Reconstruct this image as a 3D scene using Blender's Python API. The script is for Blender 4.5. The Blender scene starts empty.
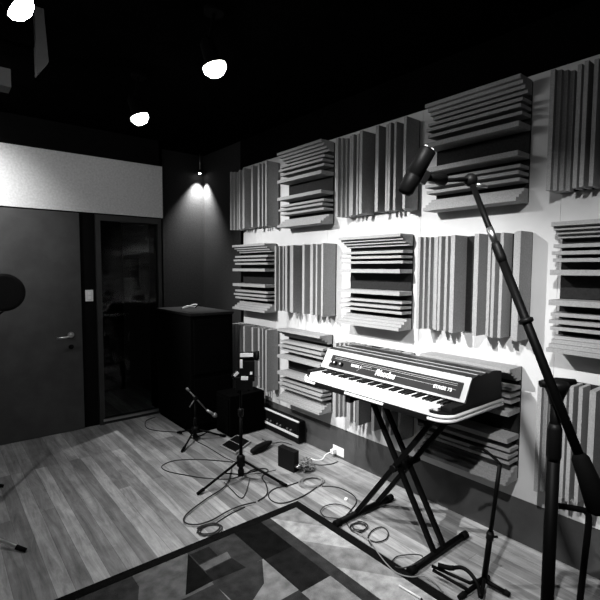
import bpy, bmesh, math, random
from mathutils import Vector, Matrix
random.seed(7)
C = bpy.context.scene.collection
scene = bpy.context.scene

# ------------------------------------------------------------------ camera
YAW, PIT, ROL, FOC, CAMH = math.radians(39.1), math.radians(3.9), math.radians(.27), 453.7, 1.5
f_ = Vector((math.sin(YAW)*math.cos(PIT), math.cos(YAW)*math.cos(PIT), -math.sin(PIT)))
r0 = Vector((math.cos(YAW), -math.sin(YAW), 0)); u0 = r0.cross(f_)
r_ = math.cos(ROL)*r0 + math.sin(ROL)*u0
u_ = -math.sin(ROL)*r0 + math.cos(ROL)*u0
CAM = Vector((0, 0, CAMH))
cd = bpy.data.cameras.new('camera'); cam = bpy.data.objects.new('camera', cd); C.objects.link(cam)
cam.matrix_world = Matrix(((r_.x, u_.x, -f_.x, 0), (r_.y, u_.y, -f_.y, 0), (r_.z, u_.z, -f_.z, CAMH), (0, 0, 0, 1)))
cd.sensor_width = 36; cd.lens = FOC/600*36; cd.clip_start = .02
scene.camera = cam

def ray(x, y): return r_*((x-300)/FOC) + u_*(-(y-300)/FOC) + f_
def fl(x, y, z=0.0):                       # the spot on the floor (height z) seen at a photo pixel
    d = ray(x, y); p = CAM + d*((z-CAMH)/d.z); return Vector((p.x, p.y, z))
def dep(x, y, d): return CAM + ray(x, y)*d

# ------------------------------------------------------------------ materials (all grey: the photograph is black and white)
def mat(name, g, rough=.6, metal=0.0, var=0.0, vscale=8.0, bump=0.0, bscale=60.0, spec=.5, stretch=None):
    m = bpy.data.materials.new(name); m.use_nodes = True
    nt = m.node_tree; b = nt.nodes['Principled BSDF']
    b.inputs['Base Color'].default_value = (g, g, g, 1); b.inputs['Roughness'].default_value = rough
    b.inputs['Metallic'].default_value = metal; b.inputs['Specular IOR Level'].default_value = spec
    tc = nt.nodes.new('ShaderNodeTexCoord')
    src = tc.outputs['Object']
    if stretch:
        mp = nt.nodes.new('ShaderNodeMapping'); mp.inputs['Scale'].default_value = stretch
        nt.links.new(src, mp.inputs['Vector']); src = mp.outputs['Vector']
    if var:
        n = nt.nodes.new('ShaderNodeTexNoise'); n.inputs['Scale'].default_value = vscale; n.inputs['Detail'].default_value = 5
        nt.links.new(src, n.inputs['Vector'])
        rp = nt.nodes.new('ShaderNodeValToRGB'); e = rp.color_ramp.elements
        a, c = max(0, g*(1-var)), g*(1+var)
        e[0].position = .3; e[0].color = (a, a, a, 1); e[1].position = .7; e[1].color = (c, c, c, 1)
        nt.links.new(n.outputs['Fac'], rp.inputs['Fac']); nt.links.new(rp.outputs['Color'], b.inputs['Base Color'])
    if bump:
        n2 = nt.nodes.new('ShaderNodeTexNoise'); n2.inputs['Scale'].default_value = bscale; n2.inputs['Detail'].default_value = 4
        nt.links.new(src, n2.inputs['Vector'])
        bp = nt.nodes.new('ShaderNodeBump'); bp.inputs['Strength'].default_value = bump; bp.inputs['Distance'].default_value = .01
        nt.links.new(n2.outputs['Fac'], bp.inputs['Height']); nt.links.new(bp.outputs['Normal'], b.inputs['Normal'])
    return m

def emis(name, s):
    m = bpy.data.materials.new(name); m.use_nodes = True; nt = m.node_tree
    b = nt.nodes['Principled BSDF']; b.inputs['Base Color'].default_value = (1, 1, 1, 1)
    b.inputs['Emission Color'].default_value = (1, 1, 1, 1); b.inputs['Emission Strength'].default_value = s
    return m

def floor_mat():
    m = bpy.data.materials.new('timber floor'); m.use_nodes = True; nt = m.node_tree; b = nt.nodes['Principled BSDF']
    N = nt.nodes.new; L = nt.links.new
    tc = N('ShaderNodeTexCoord'); sp = N('ShaderNodeSeparateXYZ'); L(tc.outputs['Object'], sp.inputs[0])
    cb = N('ShaderNodeCombineXYZ'); L(sp.outputs['Y'], cb.inputs['X']); L(sp.outputs['X'], cb.inputs['Y'])
    br = N('ShaderNodeTexBrick'); L(cb.outputs[0], br.inputs['Vector'])
    br.inputs['Scale'].default_value = 1; br.inputs['Brick Width'].default_value = 1.9; br.inputs['Row Height'].default_value = .078
    br.inputs['Mortar Size'].default_value = .0012; br.inputs['Mortar Smooth'].default_value = .3; br.offset = .37; br.offset_frequency = 3
    br.inputs['Color1'].default_value = (.17, .17, .17, 1); br.inputs['Color2'].default_value = (.42, .42, .42, 1)
    br.inputs['Mortar'].default_value = (.10, .10, .10, 1); br.inputs['Bias'].default_value = -.25
    mp = N('ShaderNodeMapping'); mp.inputs['Scale'].default_value = (15, 1.5, 1); L(tc.outputs['Object'], mp.inputs['Vector'])
    n = N('ShaderNodeTexNoise'); n.inputs['Scale'].default_value = 1.6; n.inputs['Detail'].default_value = 11; n.inputs['Roughness'].default_value = .72; n.inputs['Distortion'].default_value = .8
    L(mp.outputs[0], n.inputs['Vector'])
    mr = N('ShaderNodeMapRange'); mr.inputs['From Min'].default_value = .3; mr.inputs['From Max'].default_value = .7
    mr.inputs['To Min'].default_value = .5; mr.inputs['To Max'].default_value = 1.6; L(n.outputs['Fac'], mr.inputs['Value'])
    n3 = N('ShaderNodeTexNoise'); n3.inputs['Scale'].default_value = 4; n3.inputs['Detail'].default_value = 10; n3.inputs['Roughness'].default_value = .7; L(tc.outputs['Object'], n3.inputs['Vector'])
    mr3 = N('ShaderNodeMapRange'); mr3.inputs['From Min'].default_value = .3; mr3.inputs['From Max'].default_value = .7
    mr3.inputs['To Min'].default_value = .75; mr3.inputs['To Max'].default_value = 1.25; L(n3.outputs['Fac'], mr3.inputs['Value'])
    mu = N('ShaderNodeMath'); mu.operation = 'MULTIPLY'; L(mr.outputs[0], mu.inputs[0]); L(mr3.outputs[0], mu.inputs[1])
    mx = N('ShaderNodeMixRGB'); mx.blend_type = 'MULTIPLY'; mx.inputs['Fac'].default_value = 1
    L(br.outputs['Color'], mx.inputs['Color1']); L(mu.outputs[0], mx.inputs['Color2']); L(mx.outputs[0], b.inputs['Base Color'])
    b.inputs['Roughness'].default_value = .42; b.inputs['Specular IOR Level'].default_value = .35
    bp = N('ShaderNodeBump'); bp.inputs['Strength'].default_value = .15; bp.inputs['Distance'].default_value = .004
    L(br.outputs['Fac'], bp.inputs['Height']); bp.invert = True; L(bp.outputs['Normal'], b.inputs['Normal'])
    return m

M = dict(
    floor=floor_mat(),
    ceiling=mat('black ceiling paint', .0012, 1, var=.3, spec=.0),
    darkwall=mat('charcoal wall', .0025, 1, var=.2, vscale=5, bump=.1, spec=.0),
    backwall=mat('near black wall', .004, .9, var=.2, spec=.05),
    fabric=mat('dark fabric wall', .022, .95, var=.2, vscale=60, bump=.3, bscale=120, spec=.1),
    plaster=mat('pale plaster', .55, .85, var=.12, vscale=60, bump=.1, spec=.1),
    backing=mat('dark diffuser backing', .02, .9, var=.2, vscale=90, spec=.05),
    board=mat('white board', .52, .7, var=.05, vscale=6, spec=.2),
    foam=mat('grey diffuser fin', .28, .85, var=.14, vscale=130, bump=.15, bscale=220, spec=.1),
    door=mat('grey door paint', .042, .6, var=.18, vscale=7, bump=.08, spec=.3),
    frame=mat('dark frame paint', .022, .55, var=.15, spec=.4),
    black=mat('black plastic', .003, .5, var=.2, spec=.12),
    shade=mat('matt black lamp enamel', .0015, .9, var=.2, spec=.03),
    cab=mat('matt black cabinet paint', .0012, .95, var=.3, vscale=40, spec=.02),
    blackmetal=mat('black painted metal', .002, .5, var=.2, spec=.06),
    tolex=mat('black textured vinyl', .003, .6, var=.3, vscale=90, bump=.3, bscale=200, spec=.15),
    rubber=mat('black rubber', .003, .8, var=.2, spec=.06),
    chrome=mat('chrome', .85, .12, 1.0, var=.04),
    satin=mat('satin steel', .62, .32, 1.0, var=.06),
    dull=mat('dull grey metal', .22, .4, .6, var=.1),
    rim=mat('grey tray rim', .26, .5, var=.1),
    silver=mat('silver paint', .30, .42, .0, var=.06, vscale=20, spec=.5),
    inlay=mat('dark grey inlay', .014, .6, var=.2, spec=.1),
    ivory=mat('white key plastic', .85, .3, var=.03, spec=.5),
    white=mat('white plastic', .8, .4, var=.04),
    paper=mat('white paper', .85, .8, var=.05),
    label=mat('pale label', .7, .6, var=.08),
    lid=mat('dark moulded lid', .014, .34, var=.2, vscale=30, spec=.5),
    cable=mat('black cable rubber', .014, .45, var=.2, spec=.4),
    pale_cable=mat('grey cable rubber', .20, .5, var=.2, spec=.4),
    mesh=mat('dark grey mesh', .005, .7, var=.4, vscale=200, spec=.1),
    bulb=emis('lamp glow', 60.0),
    rug_border=mat('black rug border', .004, .95, var=.3, vscale=40, bump=.4, bscale=200, spec=.05),
)
for i, g in enumerate((.006, .014, .036, .10, .23, .37)):
    M['hide%d' % i] = mat('hide patch tone %d' % i, g, .95, var=.35, vscale=18, bump=.5, bscale=180, spec=.05)
def glass():
    m = bpy.data.materials.new('dark glass'); m.use_nodes = True; b = m.node_tree.nodes['Principled BSDF']
    b.inputs['Base Color'].default_value = (.55, .55, .55, 1); b.inputs['Roughness'].default_value = .03
    b.inputs['Transmission Weight'].default_value = 1; b.inputs['IOR'].default_value = 1.22
    n = m.node_tree.nodes.new('ShaderNodeTexNoise'); n.inputs['Scale'].default_value = 3
    mr = m.node_tree.nodes.new('ShaderNodeMapRange'); mr.inputs['To Min'].default_value = .0; mr.inputs['To Max'].default_value = .01
    m.node_tree.links.new(n.outputs['Fac'], mr.inputs['Value']); m.node_tree.links.new(mr.outputs[0], b.inputs['Roughness'])
    return m
M['glass'] = glass()

# ------------------------------------------------------------------ mesh helpers (everything authored in world coordinates)
def origin(o):
    v = Vector((0, 0, 0))
    while o is not None: v += o.location; o = o.parent
    return v

class MB:
    def __init__(s): s.bm = bmesh.new(); s.mi = 0
    def _tag(s, faces):
        for f in faces: f.material_index = s.mi
        return s
    def hexa(s, pts):                                        # 8 corners: bottom ring then top ring
        v = [s.bm.verts.new(p) for p in pts]
        fs = [s.bm.faces.new([v[i] for i in q]) for q in ((3,2,1,0),(4,5,6,7),(0,1,5,4),(1,2,6,5),(2,3,7,6),(3,0,4,7))]
        return s._tag(fs)
    def box(s, x0, x1, y0, y1, z0, z1, bev=0.0):
        t = bmesh.new(); bmesh.ops.create_cube(t, size=1)
        for v in t.verts: v.co = Vector(((x0+x1)/2+v.co.x*(x1-x0), (y0+y1)/2+v.co.y*(y1-y0), (z0+z1)/2+v.co.z*(z1-z0)))
        if bev: bmesh.ops.bevel(t, geom=t.edges[:]+t.verts[:], offset=bev, segments=2, affect='EDGES', profile=.7)
        return s.merge(t)
    def obox(s, c, ax, half, bev=0.0):                       # oriented box: axes ax (3 vectors), half sizes
        t = bmesh.new(); bmesh.ops.create_cube(t, size=2)
        for v in t.verts: v.co = Vector((v.co.x*half[0], v.co.y*half[1], v.co.z*half[2]))
        if bev: bmesh.ops.bevel(t, geom=t.edges[:]+t.verts[:], offset=bev, segments=2, affect='EDGES', profile=.7)
        for v in t.verts: v.co = Vector(c) + ax[0]*v.co.x + ax[1]*v.co.y + ax[2]*v.co.z
        return s.merge(t)
    def merge(s, t):
        mp = {v: s.bm.verts.new(v.co) for v in t.verts}
        for f in t.faces:
            try:
                g = s.bm.faces.new([mp[v] for v in f.verts]); g.material_index = s.mi; g.smooth = f.smooth
            except ValueError: pass
        t.free(); return s
    def rings(s, rs, cap=True, closed=False, smooth=True):
        R = [[s.bm.verts.new(p) for p in r] for r in rs]; n = len(R[0]); fs = []
        m = len(R)
        for i in range(m if closed else m-1):
            a, b = R[i], R[(i+1) % m]
            for j in range(n):
                f = s.bm.faces.new((a[j], a[(j+1) % n], b[(j+1) % n], b[j])); f.smooth = smooth; fs.append(f)
        if cap and not closed:
            fs.append(s.bm.faces.new(R[0][::-1])); fs.append(s.bm.faces.new(R[-1]))
        return s._tag(fs)
    def tube(s, pts, r, n=8, closed=False, rr=None):
        P = [Vector(p) for p in pts]; m = len(P); up = Vector((0, 0, 1)); rs = []
        nrm = None
        for i in range(m):
            if closed: t = P[(i+1) % m]-P[i-1]
            else: t = P[min(i+1, m-1)]-P[max(i-1, 0)]
            t.normalize()
            if nrm is None:
                nrm = t.cross(up) if abs(t.z) < .95 else t.cross(Vector((1, 0, 0)))
            nrm = nrm - t*nrm.dot(t); nrm.normalize(); b = t.cross(nrm)
            q = rr[i] if rr else r
            rs.append([P[i]+nrm*(q*math.cos(2*math.pi*j/n))+b*(q*math.sin(2*math.pi*j/n)) for j in range(n)])
        return s.rings(rs, True, closed)
    def cyl(s, a, b, ra, rb=None, n=14): return s.tube([a, b], ra, n, rr=[ra, ra if rb is None else rb])
    def lathe(s, c, axis, prof, n=20):                       # prof: (distance along the axis, radius)
        ax = Vector(axis).normalized(); e = ax.cross(Vector((0, 0, 1)) if abs(ax.z) < .9 else Vector((1, 0, 0))).normalized(); g = ax.cross(e)
        rs = [[Vector(c)+ax*d+e*(r*math.cos(2*math.pi*j/n))+g*(r*math.sin(2*math.pi*j/n)) for j in range(n)] for d, r in prof]
        return s.rings(rs)
    def prism(s, poly, z0, z1):                              # poly in XY
        return s.rings([[Vector((x, y, z0)) for x, y in poly], [Vector((x, y, z1)) for x, y in poly]], smooth=False)
    def prism_y(s, poly, y0, y1):                            # poly in XZ
        return s.rings([[Vector((x, y0, z)) for x, z in poly], [Vector((x, y1, z)) for x, z in poly]], smooth=False)
    def ball(s, c, r, n=12): return s.lathe(c, (0, 0, 1), [(-r*math.cos(math.pi*i/8), max(.0005, r*math.sin(math.pi*i/8))) for i in range(9)], n)
    def build(s, name, material, parent=None):
        bmesh.ops.recalc_face_normals(s.bm, faces=s.bm.faces[:])
        o0 = origin(parent)
        for v in s.bm.verts: v.co -= o0
        me = bpy.data.meshes.new(name); s.bm.to_mesh(me); s.bm.free()
        for m in (material if isinstance(material, (list, tuple)) else [material]): me.materials.append(m)
        o = bpy.data.objects.new(name, me); C.objects.link(o); o.parent = parent
        return o

def tag(o, label, cat, group=None, kind=None):
    o['label'] = label; o['category'] = cat
    if group: o['group'] = group
    if kind: o['kind'] = kind
    return o
def thing(name, loc, label, cat, group=None):
    o = bpy.data.objects.new(name, None); C.objects.link(o); o.location = loc; o.empty_display_size = .1
    return tag(o, label, cat, group)
def struct(name, mb, m, parent=None, label=None):
    o = mb.build(name, m, parent)
    if parent is None: o['kind'] = 'structure'; o['label'] = label or name.replace('_', ' '); o['category'] = name.split('_')[0]
    return o
def copy_tree(o, parent=None):
    c = o.copy(); C.objects.link(c); c.parent = parent
    for ch in list(o.children): copy_tree(ch, c)
    return c
def base(mb, name, m, label, cat, loc, group=None):          # a thing that is one mesh, origin at its base
    o0 = Vector(loc)
    for v in mb.bm.verts: v.co -= o0
    o = mb.build(name, m, None); o.location = o0
    return tag(o, label, cat, group)

# ------------------------------------------------------------------ the room
W, B, CEIL = 2.47, 4.52, 2.78
XL, YF = -2.2, -1.6
struct('floor', MB().box(XL-.2, W+.3, YF-.2, 6.0, -.1, 0), M['floor'], label='timber plank floor of the studio')
struct('ceiling', MB().box(XL-.2, W+.3, YF-.2, 6.0, CEIL, CEIL+.1), M['ceiling'], label='black ceiling above the spotlights')
struct('wall_right', MB().box(W, W+.2, YF-.2, 6.0, 0, CEIL), M['darkwall'], label='charcoal right wall behind the white boards')
struct('wall_left', MB().box(XL-.2, XL, YF-.2, 6.0, 0, CEIL), M['cab'], label='dark left wall outside the view')
struct('wall_front', MB().box(XL, W, YF-.2, YF, 0, CEIL), M['cab'], label='dark wall behind the camera')
struct('baseboard_right', MB().box(W-.006, W, YF, 3.93, 0, .249), mat('grey wall base', .062, .8, var=.15, vscale=8, bump=.1, spec=.2), label='dark grey wall base below the white boards')
wb = MB()
wb.box(XL, .02, B, B+.12, 0, CEIL); wb.box(1.07, 1.20, B, B+.12, 0, 2.0)      # left of the door, strip with the switch
wb.box(.02, 1.86, B, B+.12, 2.0, CEIL); wb.box(1.83, 1.86, B, 4.82, 0, CEIL)
struct('wall_back', wb, M['backwall'], label='near black back wall around the two doors')
struct('wall_recess', MB().box(1.86, W, 4.80, 4.92, 0, CEIL), M['fabric'], label='dark fabric wall of the corner recess under the small downlight')
struct('wall_corner', MB().box(W-.004, W, 4.0, 4.80, 0, CEIL), M['fabric'], label='dark fabric on the right wall inside the corner recess')
struct('trim_1', MB().box(XL, 1.855, B-.018, B, 2.012, 2.525), M['plaster'], label='pale plaster bulkhead above the doors')
# white boards on the right wall
ys = [3.93, 2.68, 1.796, .96, -1.2]
for i in range(4):
    struct('trim_%d' % (i+2), MB().box(W-.012, W, ys[i+1]+.0015, ys[i], .25, 2.505), M['board'],
           label='white wall board number %d from the corner behind the diffusers' % (i+1))
# rooms beyond the doors: a dark booth
bb = MB(); bb.box(XL, 1.83, 5.7, 5.8, 0, CEIL)
struct('wall_booth', bb, M['cab'], label='dark booth wall seen through the glass door')

# solid grey door
d = struct('door_1', MB().box(.02, 1.062, B-.03, B+.02, .004, 1.998), M['door'], label='plain dark grey door with a lever handle below the pale bulkhead')
hp = Vector((.965, B-.03, .895))
h = MB(); h.cyl(hp, hp+Vector((0, -.012, 0)), .026, n=18); h.cyl(hp+Vector((0, -.01, 0)), hp+Vector((0, -.06, 0)), .010)
h.tube([hp+Vector((0, -.055, 0)), hp+Vector((-.015, -.062, -.003)), hp+Vector((-.05, -.062, -.012)), hp+Vector((-.125, -.060, -.016))], .009)
ho = h.build('door_handle', M['satin'], d); ho['label'] = 'satin steel lever handle'
lk = MB(); lk.cyl(hp+Vector((0, 0, -.11)), hp+Vector((0, -.008, -.11)), .022, n=18); lk.build('lock_cover', M['black'], d)
# glass door with frame
d2 = struct('door_2', MB().box(1.20, 1.245, B-.03, B+.05, .0, 1.998).box(1.795, 1.83, B-.03, B+.05, 0, 1.998).box(1.245, 1.795, B-.03, B+.05, 1.945, 1.998).box(1.245, 1.795, B-.02, B+.05, .0, .05),
            M['frame'], label='dark framed glass door beside the grey door')
MB().box(1.245, 1.795, B+.005, B+.015, .05, 1.945).build('glass_pane', M['glass'], d2)
sl = MB(); sl.box(1.23, 1.80, B-.035, B-.021, .030, .052); s_o = sl.build('sill', M['satin'], d2); s_o['label'] = 'bright metal bottom rail'

# light switch plate
t = thing('light_switch', (1.138, B, 1.19), 'pale light switch plate on the dark strip between the two doors', 'switch')
MB().box(1.104, 1.172, B-.009, B-.0005, 1.192, 1.297, .002).build('plate', M['label'], t)
for k in range(2): MB().box(1.124, 1.152, B-.015, B-.009, 1.212+.04*k, 1.238+.04*k, .002).build('rocker', M['white'], t)

# ------------------------------------------------------------------ diffusers
AC, FL, DEP = .625, .562, .145          # across the fins, along the fins, deepest fin
XB = W-.0122                             # face of the white boards
def make_diffuser():
    t = thing('sound_diffuser', (0, 0, 0), 'x', 'acoustic panel')
    h = FL/2; a0 = -AC/2
    MB().box(-.014, -.0, a0+.004, -a0-.004, -h+.002, h-.002).build('backing_board', M['backing'], t)
    for sg in (-1, 1):
        m = MB(); u = a0
        for w, dp in ((.020, DEP), (.018, DEP-.028), (.018, DEP-.056), (.018, DEP-.084)):
            y0, y1 = (u, u+w) if sg < 0 else (-u-w, -u)
            m.box(-dp, -.014, y0, y1, -h, h); u += w
        m.build('stepped_edge', M['foam'], t)
        for c, w, dp in ((.113, .017, .112), (.147, .017, .128), (.181, .017, .112), (.240, .026, DEP-.004)):
            y = (a0+c)*(-sg) if sg > 0 else (a0+c)
            MB().box(-dp, -.014, y-w/2, y+w/2, -h+.001, h-.001).build('fin', M['foam'], t)
    MB().box(-.018, -.014, -.055, .055, -h+.003, h-.003).build('well_floor', M['backing'], t)
    return t
dif = make_diffuser()
rows = (2.163, 1.417, .672); cols = (3.63, 2.883, 2.125, 1.398, .662)
rn = ('top', 'middle', 'bottom')
place = {
 (0,0): 'upright finned grey diffuser at the far end of the top row, beside the dark corner',
 (0,1): 'grey diffuser with level fins in the top row, second from the dark corner',
 (0,2): 'grey diffuser with upright fins in the top row, behind the tilted microphone body',
 (0,3): 'dark diffuser with level fins in the top row behind the boom arm tip',
 (0,4): 'dark grey diffuser with upright fins cut by the right frame edge, top row',
 (1,0): 'small looking diffuser with level fins at the far end of the middle row',
 (1,1): 'grey diffuser with upright fins in the middle row, just left of the bright level one',
 (1,2): 'brightly lit diffuser with level fins and black gaps above the electric piano lid',
 (1,3): 'grey diffuser with upright fins crossed by the slanting boom arm, middle row',
 (1,4): 'diffuser with level fins cut by the right frame edge, middle row',
 (2,0): 'shadowed diffuser with upright fins behind the stand mounted clamp in the bottom row',
 (2,1): 'brightly lit diffuser with level fins left of the electric piano, above the amplifier unit',
 (2,2): 'diffuser with upright fins mostly hidden behind the electric piano keys',
 (2,3): 'diffuser with level fins in the shadow behind the right end of the electric piano',
 (2,4): 'diffuser with upright fins behind the boom stand clutch at lower right'}
first = True
for r in range(3):
    for c in range(5):
        o = dif if first else copy_tree(dif); first = False
        o.location = (XB, cols[c], rows[r])
        o.rotation_euler = (0, 0, 0) if (r+c) % 2 == 0 else (math.pi/2, 0, 0)
        tag(o, place[(r, c)], 'acoustic panel', 'sound diffusers on the right wall')

# ------------------------------------------------------------------ ceiling spotlights
def make_spot(loc, aim, label, power, cone=75, blend=.9, size=.022, first=None):
    loc = Vector(loc); a = (Vector(aim)-loc).normalized()
    t = thing('ceiling_spotlight', loc, label, 'spotlight', 'ceiling spotlights')
    MB().cyl((loc.x, loc.y, CEIL-.025), (loc.x, loc.y, CEIL), .05, n=18).build('mounting_plate', M['shade'], t)
    MB().cyl(loc-a*.10, (loc.x, loc.y, CEIL-.02), .008).build('stem', M['shade'], t)
    s = MB(); s.lathe(loc-a*.14, a, [(0, .02), (.02, .036), (.10, .040), (.135, .062), (.1351, .057), (.10, .036), (.09, .004)], 24)
    s.build('lamp_shade', M['shade'], t)
    MB().lathe(loc-a*.04, a, [(0, .02), (.012, .046), (.03, .057), (.055, .056), (.078, .036), (.088, .004)], 20).build('bulb', M['bulb'], t)
    ld = bpy.data.lights.new('spot_beam', 'SPOT'); ld.energy = power; ld.spot_size = math.radians(cone); ld.spot_blend = blend; ld.shadow_soft_size = size
    lo = bpy.data.objects.new('spot_beam', ld); C.objects.link(lo); lo.location = loc+a*.062
    lo.rotation_euler = a.to_track_quat('-Z', 'Y').to_euler()
    return t
make_spot((1.135, 2.08, 2.50), (1.80, 1.70, .0), 'glowing ceiling spotlight nearest the diffuser wall', 140, 66)
make_spot((1.115, 3.07, 2.50), (1.95, 2.70, .0), 'glowing ceiling spotlight above the pale bulkhead', 125, 80)
make_spot((.300, 2.08, 2.50), (2.40, 1.90, 1.02), 'glowing ceiling spotlight at the top left corner of the view', 440, 60, .9)
make_spot((.30, .40, 2.50), (2.40, 1.05, .62), 'ceiling spotlight above the left side of the rug, outside the view', 250, 62, .9)
make_spot((.05, 3.50, 2.50), (2.40, 3.12, 1.25), 'added ceiling spotlight left of the view, facing the far end of the diffuser wall', 330, 60, .8)  # added unseen lamp so the far diffusers are lit head-on
make_spot((-.05, 3.62, 2.50), (.12, 4.5, 1.96), 'ceiling spotlight close to the grey door, outside the view', 105, 92, 1.0)
make_spot((-.60, 2.08, 2.50), (.75, 2.75, 0), 'added ceiling spotlight over the boards left of the rug, outside the view', 70, 80)  # added unseen lamp to brighten the floor at left
# small downlight in the corner recess
wl = Vector((2.385, 4.725, 2.575))
t = thing('corner_downlight', wl, 'tiny downlight glowing high in the dark corner, washing the wall below', 'downlight')
MB().cyl(wl+Vector((0, 0, .02)), (wl.x, wl.y, CEIL), .006).build('stem', M['satin'], t)
MB().lathe(wl+Vector((0, 0, .03)), (0, 0, -1), [(0, .008), (.008, .022), (.04, .026), (.0401, .022), (.02, .004)], 18).build('lamp_shade', M['black'], t)
MB().ball(wl+Vector((0, 0, -.006)), .013).build('bulb', M['bulb'], t)
ld = bpy.data.lights.new('downlight_beam', 'SPOT'); ld.energy = 330; ld.spot_size = math.radians(86); ld.spot_blend = 1; ld.shadow_soft_size = .01
lo = bpy.data.objects.new('downlight_beam', ld); C.objects.link(lo); lo.location = wl+Vector((0, 0, -.03)); lo.rotation_euler = Vector((.03, .035, -1)).to_track_quat('-Z', 'Y').to_euler()

# dark beams under the ceiling near the left lamp
struct('trim_6', MB().hexa([(.445, 2.62, 2.45), (.50, 2.62, 2.53), (.50, 2.67, 2.53), (.445, 2.67, 2.45), (.445, 2.62, CEIL), (.485, 2.62, CEIL), (.485, 2.67, CEIL), (.445, 2.67, CEIL)]),
       M['door'], label='slim dark hanger under the ceiling below the top left lamp')
struct('trim_7', MB().box(-.4, .335, 2.62, 2.72, 2.365, 2.45), M['door'], label='dark beam end at the left edge under the ceiling')
struct('trim_8', MB().box(.445, .47, 2.67, 2.70, 2.45, CEIL).box(-.4, .445, 2.66, 2.71, 2.60, CEIL), M['ceiling'], label='black ceiling rail behind the hanger')

# ------------------------------------------------------------------ rug
RX0, RX1, RY0, RY1 = -1.1, 1.775, -.25, 2.20
bw = .058
rug = thing('rug', ((RX0+RX1)/2, (RY0+RY1)/2, 0), 'patchwork hide rug with a black border on the timber floor', 'rug')
mb = MB()
mb.box(RX0, RX1, RY1-bw, RY1, .0005, .012); mb.box(RX0, RX1, RY0, RY0+bw, .0005, .012)
mb.box(RX0, RX0+bw, RY0+bw, RY1-bw, .0005, .012); mb.box(RX1-bw, RX1, RY0+bw, RY1-bw, .0005, .012)
bo = mb.build('border', M['rug_border'], rug); bo['label'] = 'black border'
mb = MB(); zt = .0115
hides = [M['hide%d' % i] for i in range(6)]
def patch(poly, mi):
    mb.mi = mi
    v = [mb.bm.verts.new((x, y, zt)) for x, y in poly]; f = mb.bm.faces.new(v); f.material_index = mi
mb.mi = 2; mb.box(RX0+bw, RX1-bw, RY0+bw, RY1-bw, .0006, .010)
top = RY1-bw
x2, x1, xs = 1.717, 1.520, 1.452         # pale column | dark strip | squares
yy = top; k = 0
while yy > RY0+bw+.01:                                        # pale column of blocks each cut by a diagonal
    y2 = max(RY0+bw, yy-.285)
    dq = min(.27, yy-y2)
    patch([(x1, yy), (x2, yy), (x2, yy-dq)], (4, 5, 4, 5)[k % 4]); patch([(x1, yy), (x2, yy-dq), (x2, y2), (x1, y2)], (5, 4, 5, 4)[k % 4])
    yy = y2; k += 1
patch([(xs, top), (x1, top), (x1, RY0+bw), (xs, RY0+bw)], 2)
tones = [[0, 1, 4, 1, 3, 5, 1, 4], [2, 4, 2, 5, 1, 3, 4, 2], [3, 2, 5, 1, 4, 2, 3, 1], [2, 4, 1, 3, 2, 5, 2, 4], [4, 1, 3, 2, 5, 3, 1, 2], [1, 3, 2, 4, 1, 3, 2, 4]]
xc = xs; ci = 0
while xc > RX0+bw+.01:
    wdt = .182 if ci == 0 else .285
    xa = max(RX0+bw, xc-wdt); yy = top; k = 0
    while yy > RY0+bw+.01:
        y2 = max(RY0+bw, yy-(.30 if ci % 2 == 0 else .29)); t0 = tones[ci % 6][k % 8]
        if ci == 0: patch([(xa, yy), (xc, yy), (xc, y2), (xa, y2)], t0)
        elif ci == 1 and k == 0:
            patch([(xa, yy), (xc, yy), (xc, y2), (xa, y2)], 2)
        elif (ci+k) % 3 == 0:
            patch([(xa, yy), (xc, yy), (xc, y2)], t0); patch([(xa, yy), (xc, y2), (xa, y2)], (t0+2) % 6)
        elif (ci+k) % 3 == 1:
            ym = yy-(yy-y2)*.5; patch([(xa, yy), (xc, yy), (xc, ym), (xa, ym)], t0); patch([(xa, ym), (xc, ym), (xc, y2), (xa, y2)], (t0+3) % 6)
        else: patch([(xa, yy), (xc, yy), (xc, y2), (xa, y2)], t0)
        yy = y2; k += 1
    xc = xa; ci += 1
zt = .0122
patch([(.985, 2.13), (.99, 1.865), (.845, 1.858)], 0)
patch([(.99, 2.01), (1.155, 2.02), (1.145, 1.963), (.993, 1.956)], 3)
patch([(.993, 1.95), (1.147, 1.958), (1.163, 1.85), (.985, 1.866)], 1)
patch([(.993, 2.12), (1.10, 2.12), (1.10, 2.025), (.993, 2.018)], 1)
patch([(1.17, 1.70), (1.265, 1.84), (1.265, 1.56)], 4)
patch([(.98, 1.86), (1.262, 1.85), (1.17, 1.70), (1.0, 1.60)], 2)
patch([(.66, 1.95), (.73, 2.12), (.80, 2.12), (.74, 1.80)], 3)
mb.build('hide_patches', hides, rug)

# ------------------------------------------------------------------ electric piano
y0, y1, xf, xb = 1.14, 2.19, 1.79, 2.295
def rounded(x0, x1, ya, yb, r, n=7):                          # footprint with the two front corners rounded
    p = [(x1, ya), (x1, yb)]
    for i in range(n+1):
        a = math.pi/2*i/n; p.append((x0+r-r*math.sin(a), yb-r+r*math.cos(a)))
    for i in range(n+1):
        a = math.pi/2*i/n; p.append((x0+r-r*math.cos(a), ya+r-r*math.sin(a)))
    return p
ep = thing('electric_piano', ((xf+xb)/2, (y0+y1)/2, .785), 'vintage stage electric piano with silver front panel on a black X stand', 'electric piano')
MB().prism(rounded(xf+.008, xb, y0+.006, y1-.006, .07), .785, .838).build('base_case', M['tolex'], ep)
for zz in (.803, .823):
    path = [Vector((x, y, zz)) for x, y in rounded(xf, xb, y0, y1, .078)[1:]]; path.append(Vector((xb, y0, zz)))
    MB().tube(path, .0085, 8).build('chrome_rail', M['label'], ep)  # pale paint stands in for the bright reflection in the chrome
MB().box(xf+.004, xf+.03, y0+.10, y1-.075, .8295, .846, .003).build('key_slip', M['white'], ep)
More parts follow.
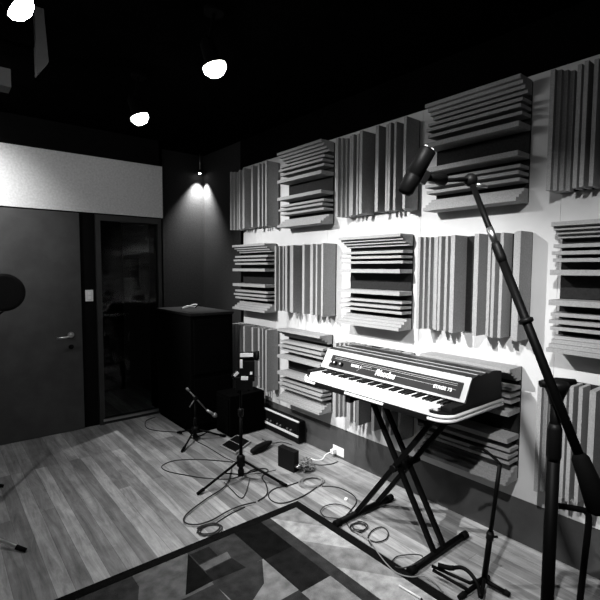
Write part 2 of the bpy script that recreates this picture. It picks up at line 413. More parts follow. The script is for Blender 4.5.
# cheek blocks
for ya, yb in ((y0+.008, y0+.068), (y1-.055, y1-.008)):
    MB().box(xf+.045, 2.0, ya, yb, .838, .862, .006).build('cheek_block', M['tolex'], ep)
ka, kb = y0+.070, y1-.057; nw = 43; kw = (kb-ka)/nw
MB().box(xf+.03, 1.97, ka, kb, .830, .839).build('key_bed', M['white'], ep)
wk = None
for i in range(nw):
    k0 = MB(); yq = kb-(i+1)*kw
    k0.box(xf+.030, 1.972, yq+.0007, yq+kw-.0007, .8392, .853, .0012)
    k0.build('white_key', M['ivory'], ep)
pat = [1, 1, 0, 1, 1, 1, 0]                                   # C D E F G A B, counted from the left (low E)
seq = [2, 3, 4, 5, 6, 0, 1]
for i in range(nw-1):
    if pat[seq[i % 7]]:
        yq = kb-(i+1)*kw
        m_ = MB(); w_ = kw*.30
        m_.hexa([(1.876, yq-w_, .853), (1.972, yq-w_, .853), (1.972, yq+w_, .853), (1.876, yq+w_, .853), (1.883, yq-w_*.8, .8625), (1.972, yq-w_*.8, .8625), (1.972, yq+w_*.8, .8625), (1.883, yq+w_*.8, .8625)])
        m_.build('black_key', M['black'], ep)
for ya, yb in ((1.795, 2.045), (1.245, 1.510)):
    MB().box(xf-.012, xf+.006, ya, yb, .790, .812, .003).build('rail_dark_reflection', M['rubber'], ep)  # black boxes stand in for dark reflections along the chrome rail
# lid: side profile in X,Z
fx0, fz0, fx1, fz1 = 1.950, .866, 2.012, .978                 # silver front: bottom edge, top edge
prof = [(fx0+.012, .838), (fx0+.012, fz0), (fx1+.004, fz1-.004), (2.07, .985), (2.09, .977), (2.14, .985), (2.16, .978), (2.21, .986), (2.24, .984), (2.29, .976), (xb, .962), (xb, .838)]
MB().prism_y(prof, y0+.012, y1-.012).build('lid', M['lid'], ep)
for xx, zz in ((2.068, .9872), (2.139, .9872)):
    MB().box(xx-.0025, xx+.0025, y0+.015, y1-.015, zz-.004, zz, .001).build('lit_lid_ridge', M['silver'], ep)  # step edges of the lid, silver stands in for light on them
for ya, yb in ((y0+.010, y0+.012), (y1-.012, y1-.010)):
    MB().prism_y(prof, ya, yb).build('end_cap', M['tolex'], ep)
fa = Vector((fx0, 0, fz0)); fv = (Vector((fx1, 0, fz1))-fa); fn = Vector((-fv.z, 0, fv.x)).normalized()
def fp(y, s, o=0.0):                                          # point on the silver front: s from 0 (bottom) to 1 (top)
    p = fa+fv*s+fn*o; return Vector((p.x, y, p.z))
def slab(mb, ya, yb, s0, s1, o0, o1):
    return mb.hexa([fp(ya, s0, o0), fp(yb, s0, o0), fp(yb, s1, o0), fp(ya, s1, o0), fp(ya, s0, o1), fp(yb, s0, o1), fp(yb, s1, o1), fp(ya, s1, o1)])
slab(MB(), y0+.012, y1-.012, 0, 1, -.011, .003).build('front_panel', M['silver'], ep)
ia, ib = y0+.042, y1-.078
slab(MB(), ia, ib, .10, .72, .0031, .0045).build('name_panel', M['inlay'], ep)
for s in (.40, .57, .64):
    slab(MB(), ia+.03, ib-.24 if s < .5 else ib-.03, s, s+.012, .0046, .0052).build('panel_line', M['silver'], ep)
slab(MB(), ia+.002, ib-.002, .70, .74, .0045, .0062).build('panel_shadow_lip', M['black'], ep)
for yk in (2.086, 2.058, 2.005):
    a = fp(yk, .34, .0046); kn = MB(); kn.lathe(a, fn, [(0, .014), (.012, .0125), (.013, .0115), (.018, .009)], 18)
    kno = kn.build('knob', M['black'], ep)
    MB().lathe(a, fn, [(.0178, .006), (.0195, .006)], 14).build('knob_cap', M['satin'], kno)
def text(s, size, y_left, srow, name, m, o=.0050, shear=0, bold=.0, spacing=1.0):
    cu = bpy.data.curves.new(name, 'FONT'); cu.body = s; cu.size = size; cu.extrude = .0006; cu.shear = shear; cu.offset = bold; cu.space_character = spacing
    ob = bpy.data.objects.new(name, cu); C.objects.link(ob)
    dg = bpy.context.evaluated_depsgraph_get(); me = bpy.data.meshes.new_from_object(ob.evaluated_get(dg))
    C.objects.unlink(ob); bpy.data.objects.remove(ob)
    X = Vector((0, -1, 0)); Y = fv.normalized(); P = fp(y_left, srow, o)-origin(ep)
    me.transform(Matrix(((X.x, Y.x, fn.x, P.x), (X.y, Y.y, fn.y, P.y), (X.z, Y.z, fn.z, P.z), (0, 0, 0, 1))))
    me.materials.append(m); q = bpy.data.objects.new(name, me); C.objects.link(q); q.parent = ep
    return q
text('Rhodes', .050, 1.728, .24, 'lettering', M['white'], .0058, .15, .0012, .92)
text('MARK I', .022, 1.925, .37, 'lettering', M['white'], .0058, 0, .0006, 1.15)
text('STAGE 73', .023, 1.338, .30, 'lettering', M['white'], .0058, 0, .0008, 1.1)
sl_ = MB(); slab(sl_, 1.765, 1.83, .50, .515, .0046, .0054); sl_.hexa([fp(1.83, .50, .0046), fp(1.83, .515, .0046), fp(1.87, .22, .0046), fp(1.87, .205, .0046), fp(1.83, .50, .0054), fp(1.83, .515, .0054), fp(1.87, .22, .0054), fp(1.87, .205, .0054)])
sl_.build('panel_line', M['silver'], ep)

# X stand under the piano
ks = thing('keyboard_stand', (2.02, 1.58, 0), 'black double braced X stand carrying the electric piano', 'stand')
ya_, yb_ = 1.312, 1.842
for yy in (ya_, yb_):
    f0 = MB(); f0.tube([(1.80, yy, .024), (2.24, yy, .024)], .0165, 14); fo = f0.build('foot_bar', M['blackmetal'], ks)
    for xa, xc_ in ((1.765, 1.81), (2.23, 2.275)): MB().cyl((xa, yy, .0205), (xc_, yy, .0205), .0200, n=16).build('rubber_foot', M['rubber'], fo)
for yy, yt, xs_ in ((ya_, 1.785, (1.975, 2.06)), (yb_, 1.29, (1.945, 2.135))):
    for xx in xs_:
        MB().obox(((xx), (yy+yt)/2, .405), (Vector((1, 0, 0)), Vector((0, yt-yy, .75)).normalized(), Vector((0, -.75, yt-yy)).normalized()), (.011, math.hypot(yt-yy, .74)/2, .0135), .004).build('brace_tube', M['blackmetal'], ks)
    ar = MB(); ar.box(1.815, 2.24, yt-.016, yt+.016, .752, .7845, .004); ao = ar.build('top_arm', M['blackmetal'], ks)
    MB().box(1.80, 1.835, yt-.019, yt+.019, .748, .7848, .004).build('rubber_cap', M['rubber'], ao)
pv = MB(); pv.cyl((1.925, 1.560, .405), (2.155, 1.560, .405), .020, n=20); pv.cyl((1.989, 1.560, .405), (2.046, 1.560, .405), .034, n=20); pv.build('pivot_clutch', M['blackmetal'], ks)

# ------------------------------------------------------------------ power outlet and plug
t = thing('power_outlet', (W, 2.535, .02), 'white double power outlet low on the wall left of the X stand', 'outlet')
MB().box(W-.010, W-.0005, 2.475, 2.598, .022, .092, .002).build('plate', M['white'], t)
for yy in (2.51, 2.565): MB().box(W-.014, W-.010, yy-.012, yy+.012, .035, .062, .001).build('socket_face', M['label'], t)
pp = thing('power_plug', (W-.03, 2.572, .03), 'white power plug pushed into the left side of the outlet', 'plug')
MB().box(W-.050, W-.015, 2.556, 2.588, .030, .066, .006).build('plug_body', M['white'], pp)

# ------------------------------------------------------------------ cables on the floor
def smooth(pts, sub=6):
    P = [Vector(p) for p in pts]; out = []
    for i in range(len(P)-1):
        a, b, c, d_ = P[max(i-1, 0)], P[i], P[i+1], P[min(i+2, len(P)-1)]
        for j in range(sub):
            t_ = j/sub; out.append(.5*((2*b)+(c-a)*t_+(2*a-5*b+4*c-d_)*t_*t_+(3*b-a-3*c+d_)*t_**3))
    out.append(P[-1]); return out
def cable(pix, r, label, m='cable', group=None, pre=None, post=None, lift=0.0):
    pts = [fl(q[0], q[1], q[2] if len(q) > 2 else r+.0008+lift) for q in pix]
    if pre: pts = [Vector(p) for p in pre]+pts
    if post: pts = pts+[Vector(p) for p in post]
    o = MB().tube(smooth(pts), r, 6)
    return base(o, 'cable', M[m], label, 'cable', (pts[0].x, pts[0].y, 0), group)
cable([(240,476),(228,479),(205,478),(185,475),(167,471),(162,466),(175,460.5),(200,459.5),(222,461),(233,462)], .0035, 'thin black cable in a long narrow loop left of the middle tripod')
cable([(155,417),(146,421),(147,428),(160,431),(176,432),(182,433.5)], .0035, 'black cable curling from the cabinet corner to the small stand')
cable([(232,468),(226,485),(206,499),(190,511),(184,518),(186,523),(197,524.5),(212,520),(226,512),(240,506),(256,502)], .0045, 'thick black cable sweeping in a wide loop left of the rug corner', lift=.008)
cable([(258,501),(267,494),(266,484),(262,477),(268,471),(264,468.5),(252,470),(246,474)], .0045, 'black cable looping by the right leg of the middle tripod')
cable([(317,487),(305,495),(290,501.5),(278,503),(270,499),(269,493),(276,488),(288,485.5),(299,482)], .004, 'black cable loop touching the rug corner')
cable([(322,486),(336,487),(347,491),(355,497),(356,503),(350,511),(345,518),(349,527),(354,531)], .0035, 'black cable running from the pale coil to the X stand foot', lift=.001)
cable([(245,507),(232,513),(222,519),(214,524),(207,525),(199,528),(197,533)], .0035, 'black cable trailing to the small coil at the rug edge')
cable([(320,511),(325,506),(336,504),(347,507),(352,512),(346,518),(333,518),(324,516),(320,511)], .0032, 'thin cable loop lying left of the X stand foot', lift=.009)
cable([(352,531),(362,535,.015),(370,541,.017),(376,550,.017),(386,563,.017),(397,573,.017),(411,577,.017),(424,576,.017),(436,583,.017),(443,592,.017)], .0032, 'thin pale cable running along the rug edge past the X stand', 'pale_cable')
cable([(392,561),(397,556.5),(409,554.5,.02),(420,555,.046),(423,559,.049),(415,564,.046),(402,568,.02),(394,566),(392,561)], .0032, 'thin cable loop at the near foot of the X stand', lift=.004)
cable([(371,545),(368,537),(373,530),(382,527),(388,532),(386,539),(377,542),(370,540)], .0035, 'black cable loop in front of the braces of the X stand', lift=.003)
cable([(306,457),(311,463),(320,465),(331,464),(338,461.5)], .0035, 'black cable from the small black box towards the wall outlet')
cable([(276,470),(262,473),(250,474),(240,473)], .003, 'thin cable between the black box and the middle tripod', lift=.011)
cable([(224,482),(232,490),(241,498),(246,492),(250,478)], .003, 'thin cable looped under the middle tripod', lift=.002)
cable([(262,439),(272,443),(282,442),(292,445)], .0035, 'black cable behind the black pouch')
cable([(196,441),(206,446),(216,452),(226,458),(238,463)], .003, 'thin cable between the two small tripods')
# plug lead
pts = [Vector((W-.052, 2.572, .05)), Vector((W-.10, 2.585, .035)), fl(322, 459.5, .006), fl(315, 460, .006), fl(309, 457.5, .006)]
base(MB().tube(smooth(pts), .004, 6), 'cable', M['white'], 'white power lead from the wall plug to the tangle by the black box', 'cable', (pts[2].x, pts[2].y, 0))
# coils
def coil(cx, cy, r, turns, label, m, rad=.0035, sq=.75, seed=1):
    rnd = random.Random(seed); c = fl(cx, cy); pts = []
    n = 14
    for i in range(int(n*turns)+1):
        a = 2*math.pi*i/n; q = r*(1+.16*math.sin(i*.37+seed)); 
        pts.append((c.x+q*math.cos(a)+.008*math.sin(i*.21), c.y+q*sq*math.sin(a), rad+.001+.0016*(i/n)+.003*abs(math.sin(i*.9))))
    return base(MB().tube(smooth(pts, 3), rad, 6), 'cable_coil', M[m], label, 'cable', (c.x, c.y, 0), 'coiled cables')
coil(312, 483, .085, 4.6, 'pale coiled cable on the floor in front of the small black box', 'pale_cable', .004, .8, 2)
coil(209, 531, .065, 3.4, 'small black cable coil at the rug edge below the middle tripod', 'cable', .0032, .8, 3)
coil(358, 528, .047, 3.2, 'small black cable coil in front of the far foot of the X stand', 'cable', .0032, .9, 5)
# tangle by the box: several stiff leads
rnd = random.Random(4); pts = []
c0 = fl(306, 464, .05)
for i in range(46):
    a = i*1.9; pts.append((c0.x+.055*math.cos(a)*(.5+rnd.random()*.7), c0.y-.01+.06*math.sin(a*1.13)*(.5+rnd.random()*.6), .008+.085*rnd.random()))
base(MB().tube(smooth(pts, 4), .0042, 6), 'cable_tangle', M['pale_cable'], 'pale tangle of leads plugged beside the small black box', 'cable', (c0.x, c0.y, 0))
sc = fl(346, 500); base(MB().obox((sc.x, sc.y, .006), (Vector((.8, .6, 0)), Vector((-.6, .8, 0)), Vector((0, 0, 1))), (.012, .009, .005), .002), 'paper_scrap', M['paper'], 'small crumpled white scrap on the boards left of the X stand', 'scrap', (sc.x, sc.y, 0))
p0, p1 = fl(399, 585.5, .018), fl(421, 598.5, .018)
pn = thing('pen', ((p0.x+p1.x)/2, (p0.y+p1.y)/2, .012), 'slim white pen lying on the pale side of the rug', 'pen')
MB().cyl(p0, p1, .0048, .0048, 10).build('barrel', M['white'], pn); MB().cyl(p1, p1+(p1-p0)*.08, .0045, .001, 10).build('tip', M['black'], pn)

# ------------------------------------------------------------------ small black box, pouch, tray, amplifier unit
bx = thing('direct_box', (2.07, 2.63, 0), 'small upright black box with leads on its right side', 'box')
A0, A1 = fl(278, 466), fl(294, 473.5); A2 = fl(305, 467.5)
dx, dy = (A1-A0), (A2-A1)*.42
hgt = .155
mb = MB(); mb.hexa([A0+Vector((0,0,.003)), A1+Vector((0,0,.003)), A1+dy+Vector((0,0,.003)), A0+dy+Vector((0,0,.003)), A0+Vector((0,0,hgt)), A1+Vector((0,0,hgt)), A1+dy+Vector((0,0,hgt)), A0+dy+Vector((0,0,hgt))])
mb.build('housing', M['tolex'], bx)
c_ = (A0+A1+A1+dy+A0+dy)/4
for s in (-.28, .28):
    for q in (-.3, .3):
        p = c_+dx*s+dy*q; MB().cyl((p.x, p.y, 0.0005), (p.x, p.y, .004), .007).build('foot', M['rubber'], bx)
for k in (.25, .5, .75):
    p = A1+dy*.999*k+Vector((0, 0, .05)); nn = Vector((dy.y, -dy.x, 0)).normalized()
    MB().cyl(p, p+nn*.03, .008).build('jack_plug', M['satin'], bx)
# pouch
pc = fl(262, 450); m_ = MB()
ax = (fl(273, 444)-fl(251, 455)).normalized()
prof = [(-.135, .012), (-.12, .024), (-.05, .036), (.03, .036), (.09, .026), (.125, .010)]
m_.lathe((pc.x, pc.y, .031), (ax.x, ax.y, .02), prof, 14)
for v in m_.bm.verts: v.co.z = max(.001, .031+(v.co.z-.031)*.8)
base(m_, 'pouch', M['tolex'], 'soft black pouch lying right of the middle tripod pole', 'pouch', (pc.x, pc.y, 0))
# foot controller
q = [fl(220, 447.5), fl(235.5, 455.5), fl(251, 443), fl(237, 436.5)]
ft = thing('pedal_board', tuple(sum(q, Vector())/4), 'flat dark pedal tray with pale rim behind the middle tripod', 'pedal')
Z = lambda p, z: Vector((p.x, p.y, z))
MB().hexa([Z(p, .001) for p in q]+[Z(p, .018) for p in q]).build('tray', M['rim'], ft)
ctr = sum(q, Vector())/4
def inn(a, b): # bilinear
    return q[0]*(1-a)*(1-b)+q[1]*a*(1-b)+q[2]*a*b+q[3]*(1-a)*b
for b0, b1 in ((.07, .47), (.53, .93)):
    cs = [inn(.07, b0), inn(.93, b0), inn(.93, b1), inn(.07, b1)]
    MB().hexa([Z(p, .017) for p in cs]+[Z(p, .023) for p in cs]).build('pedal_plate', M['black'], ft)
# amplifier unit on the floor against the wall
am = thing('amplifier_head', (2.42, 3.205, 0), 'slim black amplifier unit with pale stripe on the floor below the diffusers', 'amplifier')
MB().box(2.385, 2.455, 2.945, 3.47, .008, .196, .004).build('housing', M['tolex'], am)
MB().box(2.378, 2.392, 2.942, 3.473, .190, .202, .002).build('lit_top_edge', M['label'], am)  # pale strip stands in for light on the black top face
MB().box(2.3795, 2.386, 2.955, 3.46, .095, .190).build('face_plate', M['black'], am)
MB().box(2.375, 2.386, 2.945, 3.47, .060, .078, .002).build('stripe', M['label'], am)
for i in range(9):
    yy = 2.99+.05*i; MB().lathe((2.3795, yy, .105), (-1, 0, 0), [(0, .009), (.010, .0075), (.014, .006)], 12).build('knob', M['dull' if i % 3 else 'black'], am)
for yy in (2.98, 3.44):
    for xx in (2.40, 2.44): MB().cyl((xx, yy, .0005), (xx, yy, .009), .010).build('foot', M['rubber'], am)

# ------------------------------------------------------------------ black cabinets in the corner
cb = thing('upright_cabinet', (1.985, 4.1, 0), 'tall black upright cabinet filling the dark corner beside the glass door', 'cabinet')
MB().box(1.77, 2.20, 3.72, 4.48, .03, 1.075, .006).build('body', M['cab'], cb)
MB().box(1.76, 2.21, 3.71, 4.49, 1.075, 1.10, .005).build('top_board', M['black'], cb)
MB().box(1.78, 2.19, 3.73, 4.47, .0005, .03).build('plinth', M['cab'], cb)
MB().box(1.80, 2.17, 3.708, 3.72, .55, 1.04).build('front_panel', M['cab'], cb); MB().box(1.80, 2.17, 3.708, 3.72, .08, .50).build('front_panel', M['cab'], cb)
MB().box(1.762, 1.77, 3.80, 4.40, .05, .085).build('side_rail', M['cab'], cb)
sp = thing('speaker_cabinet', (2.22, 3.56, 0), 'low black speaker cabinet in shadow right of the tall cabinet', 'speaker')
MB().box(2.0, 2.365, 3.43, 3.68, .010, .375, .008).build('body', M['cab'], sp)
MB().box(1.992, 2.0, 3.45, 3.66, .04, .345).build('grille', M['cab'], sp)
MB().tube([(2.12, 3.50, .375), (2.13, 3.50, .397), (2.23, 3.50, .397), (2.24, 3.50, .375)], .008).build('carry_handle', M['cab'], sp)
for xx in (2.03, 2.33):
    for yy in (3.46, 3.65): MB().cyl((xx, yy, .0005), (xx, yy, .012), .014).build('foot', M['cab'], sp)
# wire clip on the tall cabinet
c1 = Vector((1.93, 4.16, 1.1)); cl = thing('spring_clamp', c1, 'small shiny wire clamp on top of the tall black cabinet', 'clamp')
for k, (h0, h1) in enumerate(((.008, .030), (.008, .010))):
    MB().tube(smooth([c1+Vector((-.02, .03, h0)), c1+Vector((.03, .02, h0+.012+.01*k)), c1+Vector((.085, 0, h1+.012)), c1+Vector((.12, -.01, h1+.010))]), .006, 8).build('jaw', M['label'], cl)  # pale colour stands in for the shine of chrome wire
MB().tube([c1+Vector((.10, -.01, .012)), c1+Vector((.125, -.015, .035)), c1+Vector((.135, -.02, .055))], .006, 8).build('grip', M['rubber'], cl)
MB().cyl(c1+Vector((-.025, .025, .0065)), c1+Vector((-.025, .035, .0065)), .0065).build('hinge', M['chrome'], cl)

# ------------------------------------------------------------------ tripod stands
def tripod(root, cx, cy, R, a0, hubz, rf=.009, m='blackmetal'):
    for k in range(3):
        a = a0+2*math.pi*k/3; dv = Vector((math.cos(a), math.sin(a), 0))
        tip = Vector((cx, cy, .010))+dv*R; hub = Vector((cx, cy, hubz))+dv*.02
        lg = MB().tube([hub, tip], rf, 10).build('leg', M[m], root)
        MB().cyl(tip-dv*.045+Vector((0, 0, .045*(hubz-.01)/R)), tip+dv*.006, .013, .0105, 12).build('rubber_foot', M['rubber'], lg)
        mid = hub*.62+tip*.38; MB().tube([Vector((cx, cy, hubz*.30))+dv*.014, mid], .0045, 8).build('brace', M[m], root)
    MB().lathe((cx, cy, hubz*.22), (0, 0, 1), [(0, .012), (.0, .022), (hubz*.3, .022), (hubz*.32, .016), (hubz*.5, .018), (hubz*.52, .030), (hubz*.98, .030), (hubz*1.1, .016)], 16).build('hub', M['black'], root)

# middle tripod with clamp head
tx, ty = 1.66, 2.70
st = thing('tripod_stand', (tx, ty, 0), 'black tripod stand with a clamp head in front of the dark corner', 'stand')
tripod(st, tx, ty, .342, math.radians(-57.6), .14)
MB().cyl((tx, ty, .04), (tx, ty, .50), .0125).build('lower_tube', M['blackmetal'], st)
MB().lathe((tx, ty, .46), (0, 0, 1), [(0, .014), (.01, .021), (.05, .021), (.06, .012)], 14).build('clutch', M['black'], st)
MB().cyl((tx, ty, .50), (tx, ty, .72), .009).build('upper_tube', M['blackmetal'], st)
# head: boxy clamp, facing the camera, with pale plates
vd = (Vector((tx, ty, 0))-Vector((0, 0, 0))).normalized(); sd = Vector((vd.y, -vd.x, 0)); upv = Vector((0, 0, 1))
hc = Vector((tx, ty, .79))+sd*.045
def hb(dx_, dz_, hw, hd, hh, off=0.0, rot=0.0, bev=.004):
    c = hc+sd*dx_+upv*dz_-vd*off
    a = sd*math.cos(rot)+upv*math.sin(rot); b = -sd*math.sin(rot)+upv*math.cos(rot)
    return MB().obox(c, (a, vd, b), (hw, hd, hh), bev)
ch = hb(0, .0, .052, .045, .072).build('clamp_body', M['black'], st)
hb(-.02, -.085, .060, .05, .045).build('mount_block', M['black'], st)
tb = MB(); tb.cyl(hc+sd*-.05+upv*.10, hc+sd*.06+upv*.10, .030, n=18); tb.build('clamp_roll', M['black'], st)
kb_ = MB(); kb_.cyl(hc+sd*.06+upv*.10, hc+sd*.085+upv*.10, .034, n=18); kb_.build('clamp_knob', M['rubber'], st)
for a in ((-.003, .112, .045, .002, .013, .029, 0), (-.040, .055, .009, .002, .030, .046, 0), (-.018, -.045, .024, .002, .013, .051, -.05), (-.075, -.02, .020, .002, .009, .03, .75), (.028, -.012, .008, .002, .010, .046, 0)):
    hb(*a[:6], rot=a[6], bev=.001).build('pale_plate', M['label'], st)
arm = MB(); arm.obox(hc-sd*.075-upv*.03, (sd*.73+upv*.68, vd, -sd*.68+upv*.73), (.03, .028, .018), .004); arm.build('clamp_arm', M['black'], st)
MB().cyl(hc+sd*.052-upv*.045, hc+sd*.095-upv*.055, .0035).build('locking_pin', M['satin'], st)

# small mic stand in front of the tall cabinet
sx, sy = 1.735, 3.575
sm = thing('microphone_stand', (sx, sy, 0), 'short boom microphone stand in front of the tall black cabinet', 'microphone stand')
tripod(sm, sx, sy, .26, math.radians(-20), .10, .008)
MB().cyl((sx, sy, .03), (sx, sy, .36), .010).build('pole', M['blackmetal'], sm)
MB().lathe((sx, sy, .13), (0, 0, 1), [(0, .012), (.01, .017), (.07, .017), (.08, .011)], 12).build('pole_grip', M['black'], sm)
MB().lathe((sx, sy-.012, .38), (0, 1, 0), [(-.012, .018), (.012, .018)], 14).build('boom_clutch', M['black'], sm)
cen = Vector((sx, sy, .385)); b0 = cen+Vector((-.075, 0, .095)); b1 = cen+Vector((.10, -.02, -.125))
MB().tube([b0, b1], .006, 8).build('boom', M['dull'], sm)
MB().tube([b0+(b0-b1)*.0, b0-(b0-b1)*.12], .011, 10).build('counterweight', M['dull'], sm)
MB().tube([cen+Vector((-.06, -.02, -.07)), cen+Vector((-.012, -.01, -.02))], .005, 8).build('wing_nut_bar', M['dull'], sm)
mc = thing('microphone', tuple(b1), 'small pale microphone hanging from the short boom by the tall cabinet', 'microphone')
ax_ = Vector((.07, -.03, -.055)).normalized()
MB().lathe(b1, ax_, [(0.0, .011), (.05, .013), (.075, .016)], 14).build('body', M['dull'], mc)
MB().lathe(b1+ax_*.072, ax_, [(0, .018), (.008, .022), (.025, .021), (.038, .012), (.041, .002)], 14).build('grille', M['dull'], mc)

# ------------------------------------------------------------------ stands cut by the left edge
def side_stand(cx, cy, ang, label):
    s = thing('microphone_stand', (cx, cy, 0), label, 'microphone stand', 'microphone stands at the left edge')
    tripod(s, cx, cy, .43, ang, .17, .010, 'satin')
    MB().cyl((cx, cy, .04), (cx, cy, .85), .0125).build('lower_tube', M['blackmetal'], s)
    MB().cyl((cx, cy, .80), (cx, cy, 1.36), .0095).build('upper_tube', M['blackmetal'], s)
    MB().lathe((cx, cy, .80), (0, 0, 1), [(0, .014), (.01, .021), (.06, .021), (.07, .012)], 14).build('clutch', M['black'], s)
    return s
ang = math.atan2(2.70-2.98, .33-0.0)
s1 = side_stand(0.0, 2.98, ang, 'microphone stand just outside the left edge, one black tipped leg showing')
s2 = copy_tree(s1); s2.location = (-.085, 3.745, 0); s2.rotation_euler = (0, 0, math.atan2(3.61-3.745, .325+.085)-ang)
s2['label'] = 'farther stand beyond the left edge, only a foot tip showing near the grey door'
pfc = dep(3.5, 292.5, 2.33)
pf = thing('pop_filter', tuple(pfc-Vector((0, 0, .09))), 'round black pop filter cut by the left edge in front of the grey door', 'pop filter')
nv = (CAM-pfc).normalized()
MB().lathe(pfc-nv*.006, nv, [(0, .080), (.0, .095), (.006, .098), (.012, .095), (.012, .080)], 36).build('hoop', M['black'], pf)
MB().lathe(pfc-nv*.004, nv, [(0, .001), (0, .088), (.005, .088), (.005, .001)], 36).build('screen', M['cab'], pf)
MB().tube(smooth([pfc-Vector((.0, 0, .093)), pfc+Vector((-.06, .03, -.13)), pfc+Vector((-.16, .12, -.10)), Vector((0.013, 2.970, 1.34))]), .005, 8).build('gooseneck', M['blackmetal'], pf)

# ------------------------------------------------------------------ large boom stand at right
D0 = 1.2
pb = dep(545.5, 600, D0); ptop = dep(557, 392, D0)
px, py = (pb.x+ptop.x)/2+.004, (pb.y+ptop.y)/2
zh = ptop.z+.026-.055
bs = thing('boom_stand', (px, py, .0125), 'large black boom microphone stand standing close at the right', 'microphone stand')
def at_x(dx_, z): return Vector((px, py, z))+r0*dx_
for k in range(3):
    a = math.radians(-150+120*k); dv = Vector((math.cos(a), math.sin(a), 0)); tip = Vector((px, py, .034))+dv*.33
    lg = MB().tube([Vector((px, py, .16))+dv*.03, tip], .013, 10).build('leg', M['blackmetal'], bs)
    MB().ball(tip, .021).build('caster', M['rubber'], lg)
MB().lathe((px, py, .06), (0, 0, 1), [(0, .03), (.14, .036), (.16, .02)], 18).build('hub', M['black'], bs)
MB().cyl((px, py, .1), (px, py, 1.03), .0158, n=20).build('lower_tube', M['blackmetal'], bs)
MB().lathe((px, py, 1.0), (0, 0, 1), [(0, .016), (.012, .0185), (.085, .0180), (.10, .014)], 18).build('clutch', M['black'], bs)
MB().cyl((px, py, 1.03), (px, py, zh+.01), .0130, n=18).build('upper_tube', M['blackmetal'], bs)
zc = ptop.z+.026
sw = MB(); sw.lathe((px, py, zh), (0, 0, 1), [(0, .015), (.02, .019), (.04, .027), (.054, .032), (.062, .026), (.066, .01)], 18)
sw.build('swivel_head', M['black'], bs)
hx = r0*.055; MB().tube([Vector((px, py, zc))-hx*.78, Vector((px, py, zc+.002)), Vector((px, py, zc+.006))+hx*.88], .014, 10, rr=[.009, .015, .007]).build('wing_handle', M['black'], bs)
# boom: from the microphone joint through the head to the counterweight
bt = dep(470.5, 180, 1.33); bp_ = dep(551, 384, D0-.035); be = dep(583, 478, 1.13)
bd = (bp_-bt).normalized()
be = bp_+bd*.30
jn = bt+(bp_-bt)*.52
MB().cyl(bt, jn+bd*.02, .0085, n=14).build('boom_inner_tube', M['blackmetal'], bs)
MB().cyl(bt+(bp_-bt)*.36, bp_+bd*.26, .0118, n=14).build('boom_outer_tube', M['blackmetal'], bs)
ps = bt+(bp_-bt)*.33
MB().tube([ps, ps+bd*.015, ps+bd*.05, ps+bd*.065], .01, 12, rr=[.009, .0130, .0138, .012]).build('boom_clutch', M['black'], bs)
pr = bt+(bp_-bt)*.705; MB().tube([pr, pr+bd*.004, pr+bd*.012, pr+bd*.016], .01, 14, rr=[.012, .019, .019, .012]).build('stop_ring', M['black'], bs)
gl = bt+(bp_-bt)*.26; MB().cyl(gl, gl+bd*.045, .0098, n=14).build('ferrule', M['satin'], bs)
cw = bp_+bd*.175
MB().tube([cw, cw+bd*.01, cw+bd*.05, cw+bd*.13, cw+bd*.14], .02, 18, rr=[.014, .020, .023, .030, .018]).build('counterweight', M['rubber'], bs)
# microphone on the boom tip
mtop, mbot = dep(429, 148, 1.215), dep(403.5, 194.5, 1.245)
ma = (mbot-mtop).normalized()
kt = MB(); kt.ball(bt, .020); kt.build('tilt_joint', M['black'], bs)
j2 = dep(443, 180, 1.27); j3 = dep(432, 177.5, 1.245)
MB().tube([bt, j2], .006, 10).build('tip_rod', M['blackmetal'], bs)
MB().tube([bt+r0*.012-u0*.012, bt+r0*.05-u0*.02], .004, 8, rr=[.006, .004]).build('wing_screw', M['satin'], bs)
mk = thing('condenser_microphone', tuple((mtop+mbot)/2), 'fat black microphone tilted on the tip of the large boom arm', 'microphone')
Lm = (mbot-mtop).length
MB().lathe(mtop, ma, [(0, .004), (.001, .018), (.005, .0225), (Lm*.55, .0228), (Lm*.56, .0218), (Lm*.60, .0218), (Lm*.61, .0228), (Lm-.012, .0222), (Lm-.002, .016), (Lm, .004)], 28).build('body', M['blackmetal'], mk)
for q_ in (-.010, .009):
    pp_ = mtop-ma*.0012+u_*0+(r_-ma*r_.dot(ma)).normalized()*q_
    MB().obox(pp_, (ma, (r_-ma*r_.dot(ma)).normalized(), ma.cross(r_-ma*r_.dot(ma)).normalized()), (.0012, .003, .007), .0005).build('end_mark', M['label'], mk)
e1 = (r_-ma*r_.dot(ma)).normalized(); e2 = ma.cross(e1)
MB().obox(mtop+ma*(Lm*.52)+e1*.029, (ma, e1, e2), (.018, .009, .012), .003).build('mount_block', M['black'], mk)
MB().tube([mtop+ma*(Lm*.52)+e1*.030, j3, j2], .008, 10, rr=[.009, .012, .019]).build('mount_arm', M['black'], mk)

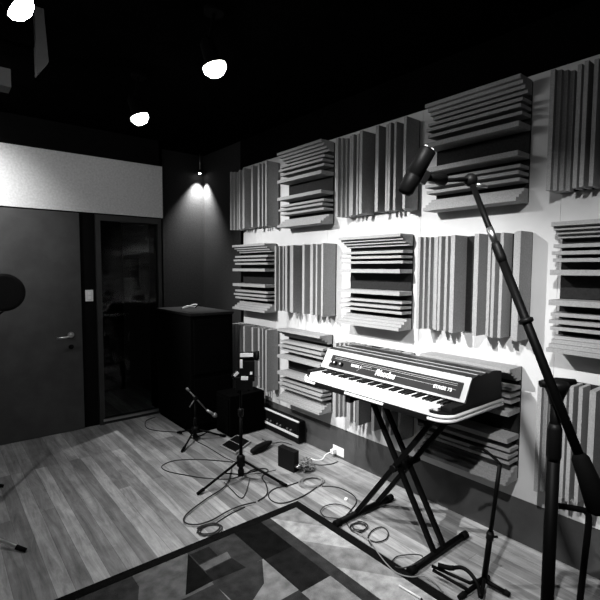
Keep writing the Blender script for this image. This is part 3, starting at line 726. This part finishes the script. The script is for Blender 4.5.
# bent tube stand behind the boom stand
ya = dep(548, 500, 1.87); yb2 = dep(590, 511, 1.84)
zt2 = yb2.z
hs = thing('tube_stand', ((ya.x+yb2.x)/2, (ya.y+yb2.y)/2, 0), 'bent black tube frame standing behind the large boom stand', 'stand')
a_, b_ = Vector((ya.x, ya.y, zt2+.01)), Vector((yb2.x, yb2.y, zt2))
dn = Vector((0, 0, 1))
qd = dep(580, 600, 1.84)-b_; pb_ = b_+qd*((b_.z-.030)/-qd.z); lean = (pb_-b_).normalized()
pa_ = Vector((a_.x, a_.y, .030))
MB().tube(smooth([pa_, a_-dn*.2, a_-dn*.05, a_-dn*.012+(b_-a_)*.06, a_+(b_-a_)*.2, b_+(a_-b_)*.2, b_-dn*.012+(a_-b_)*.06, b_+lean*.05, b_+lean*.2, pb_], 5), .0125, 10).build('hoop', M['blackmetal'], hs)
for q_ in (pa_, pb_):
    MB().cyl((q_.x, q_.y, .0005), (q_.x, q_.y, .05), .02, .015).build('rubber_foot', M['rubber'], hs)

# ------------------------------------------------------------------ guitar stand
g0 = fl(484, 588); gt = fl(500, 464, .62)
gs = thing('guitar_stand', (g0.x, g0.y, 0), 'folded black guitar stand on the boards right of the X stand', 'guitar stand')
gb = Vector((g0.x, g0.y, .05))
MB().tube([gb, gb+(gt-gb)*.42], .0135, 12).build('lower_tube', M['blackmetal'], gs)
cc = gb+(gt-gb)*.34
MB().tube([cc, cc+(gt-gb)*.01, cc+(gt-gb)*.06, cc+(gt-gb)*.07], .015, 12, rr=[.012, .0175, .0175, .012]).build('collar', M['black'], gs)
MB().tube([cc+(gt-gb)*.03, cc+(gt-gb)*.03+r0*.035], .006, 10).build('collar_knob', M['black'], gs)
MB().tube([gb+(gt-gb)*.38, gt], .0095, 12).build('upper_tube', M['blackmetal'], gs)
yk = [fl(471, 447.5, .66), fl(482, 449, .65), fl(492, 456, .63), gt]
MB().tube(smooth(yk), .007, 10).build('neck_yoke', M['blackmetal'], gs)
MB().ball(yk[0], .009).build('yoke_tip', M['rubber'], gs)
for xa, ya2, xb2, yb3 in ((432, 566, 470, 583), (433, 570, 468, 590)):
    a, b = fl(xa, ya2, .055), fl(xb2, yb3, .045)
    MB().tube([a, b, gb], .008, 10).build('folded_arm', M['blackmetal'], gs)
cv = [fl(438, 565, .075), fl(450, 568, .075), fl(461, 567.5, .08), fl(470, 573, .075), fl(478, 585, .06), fl(481, 597, .05), gb]
MB().tube(smooth(cv), .0095, 10).build('cradle_arm', M['blackmetal'], gs)
MB().tube(smooth(cv)[:9], .012, 10).build('foam_sleeve', M['rubber'], gs)
for xa, ya2 in ((510, 595), (459, 598)):
    a = fl(xa, ya2, .012)
    fo = MB().tube([gb-dn*.01, a], .0105, 10).build('leg', M['blackmetal'], gs)
    MB().tube([a+(gb-a)*.22, a], .013, 10, rr=[.0135, .0115]).build('rubber_foot', M['rubber'], fo)
a = fl(488, 577, .012); fo = MB().tube([gb-dn*.01, a], .0105, 10).build('leg', M['blackmetal'], gs); MB().tube([a+(gb-a)*.22, a], .013, 10, rr=[.0135, .0115]).build('rubber_foot', M['rubber'], fo)

# ------------------------------------------------------------------ world and view
w = bpy.data.worlds.new('world'); scene.world = w; w.use_nodes = True
w.node_tree.nodes['Background'].inputs['Color'].default_value = (.001, .001, .001, 1)
scene.view_settings.view_transform = 'Standard'; scene.view_settings.look = 'None'
scene.view_settings.gamma = 1; scene.view_settings.use_curve_mapping = False
scene.view_settings.exposure = 0.0
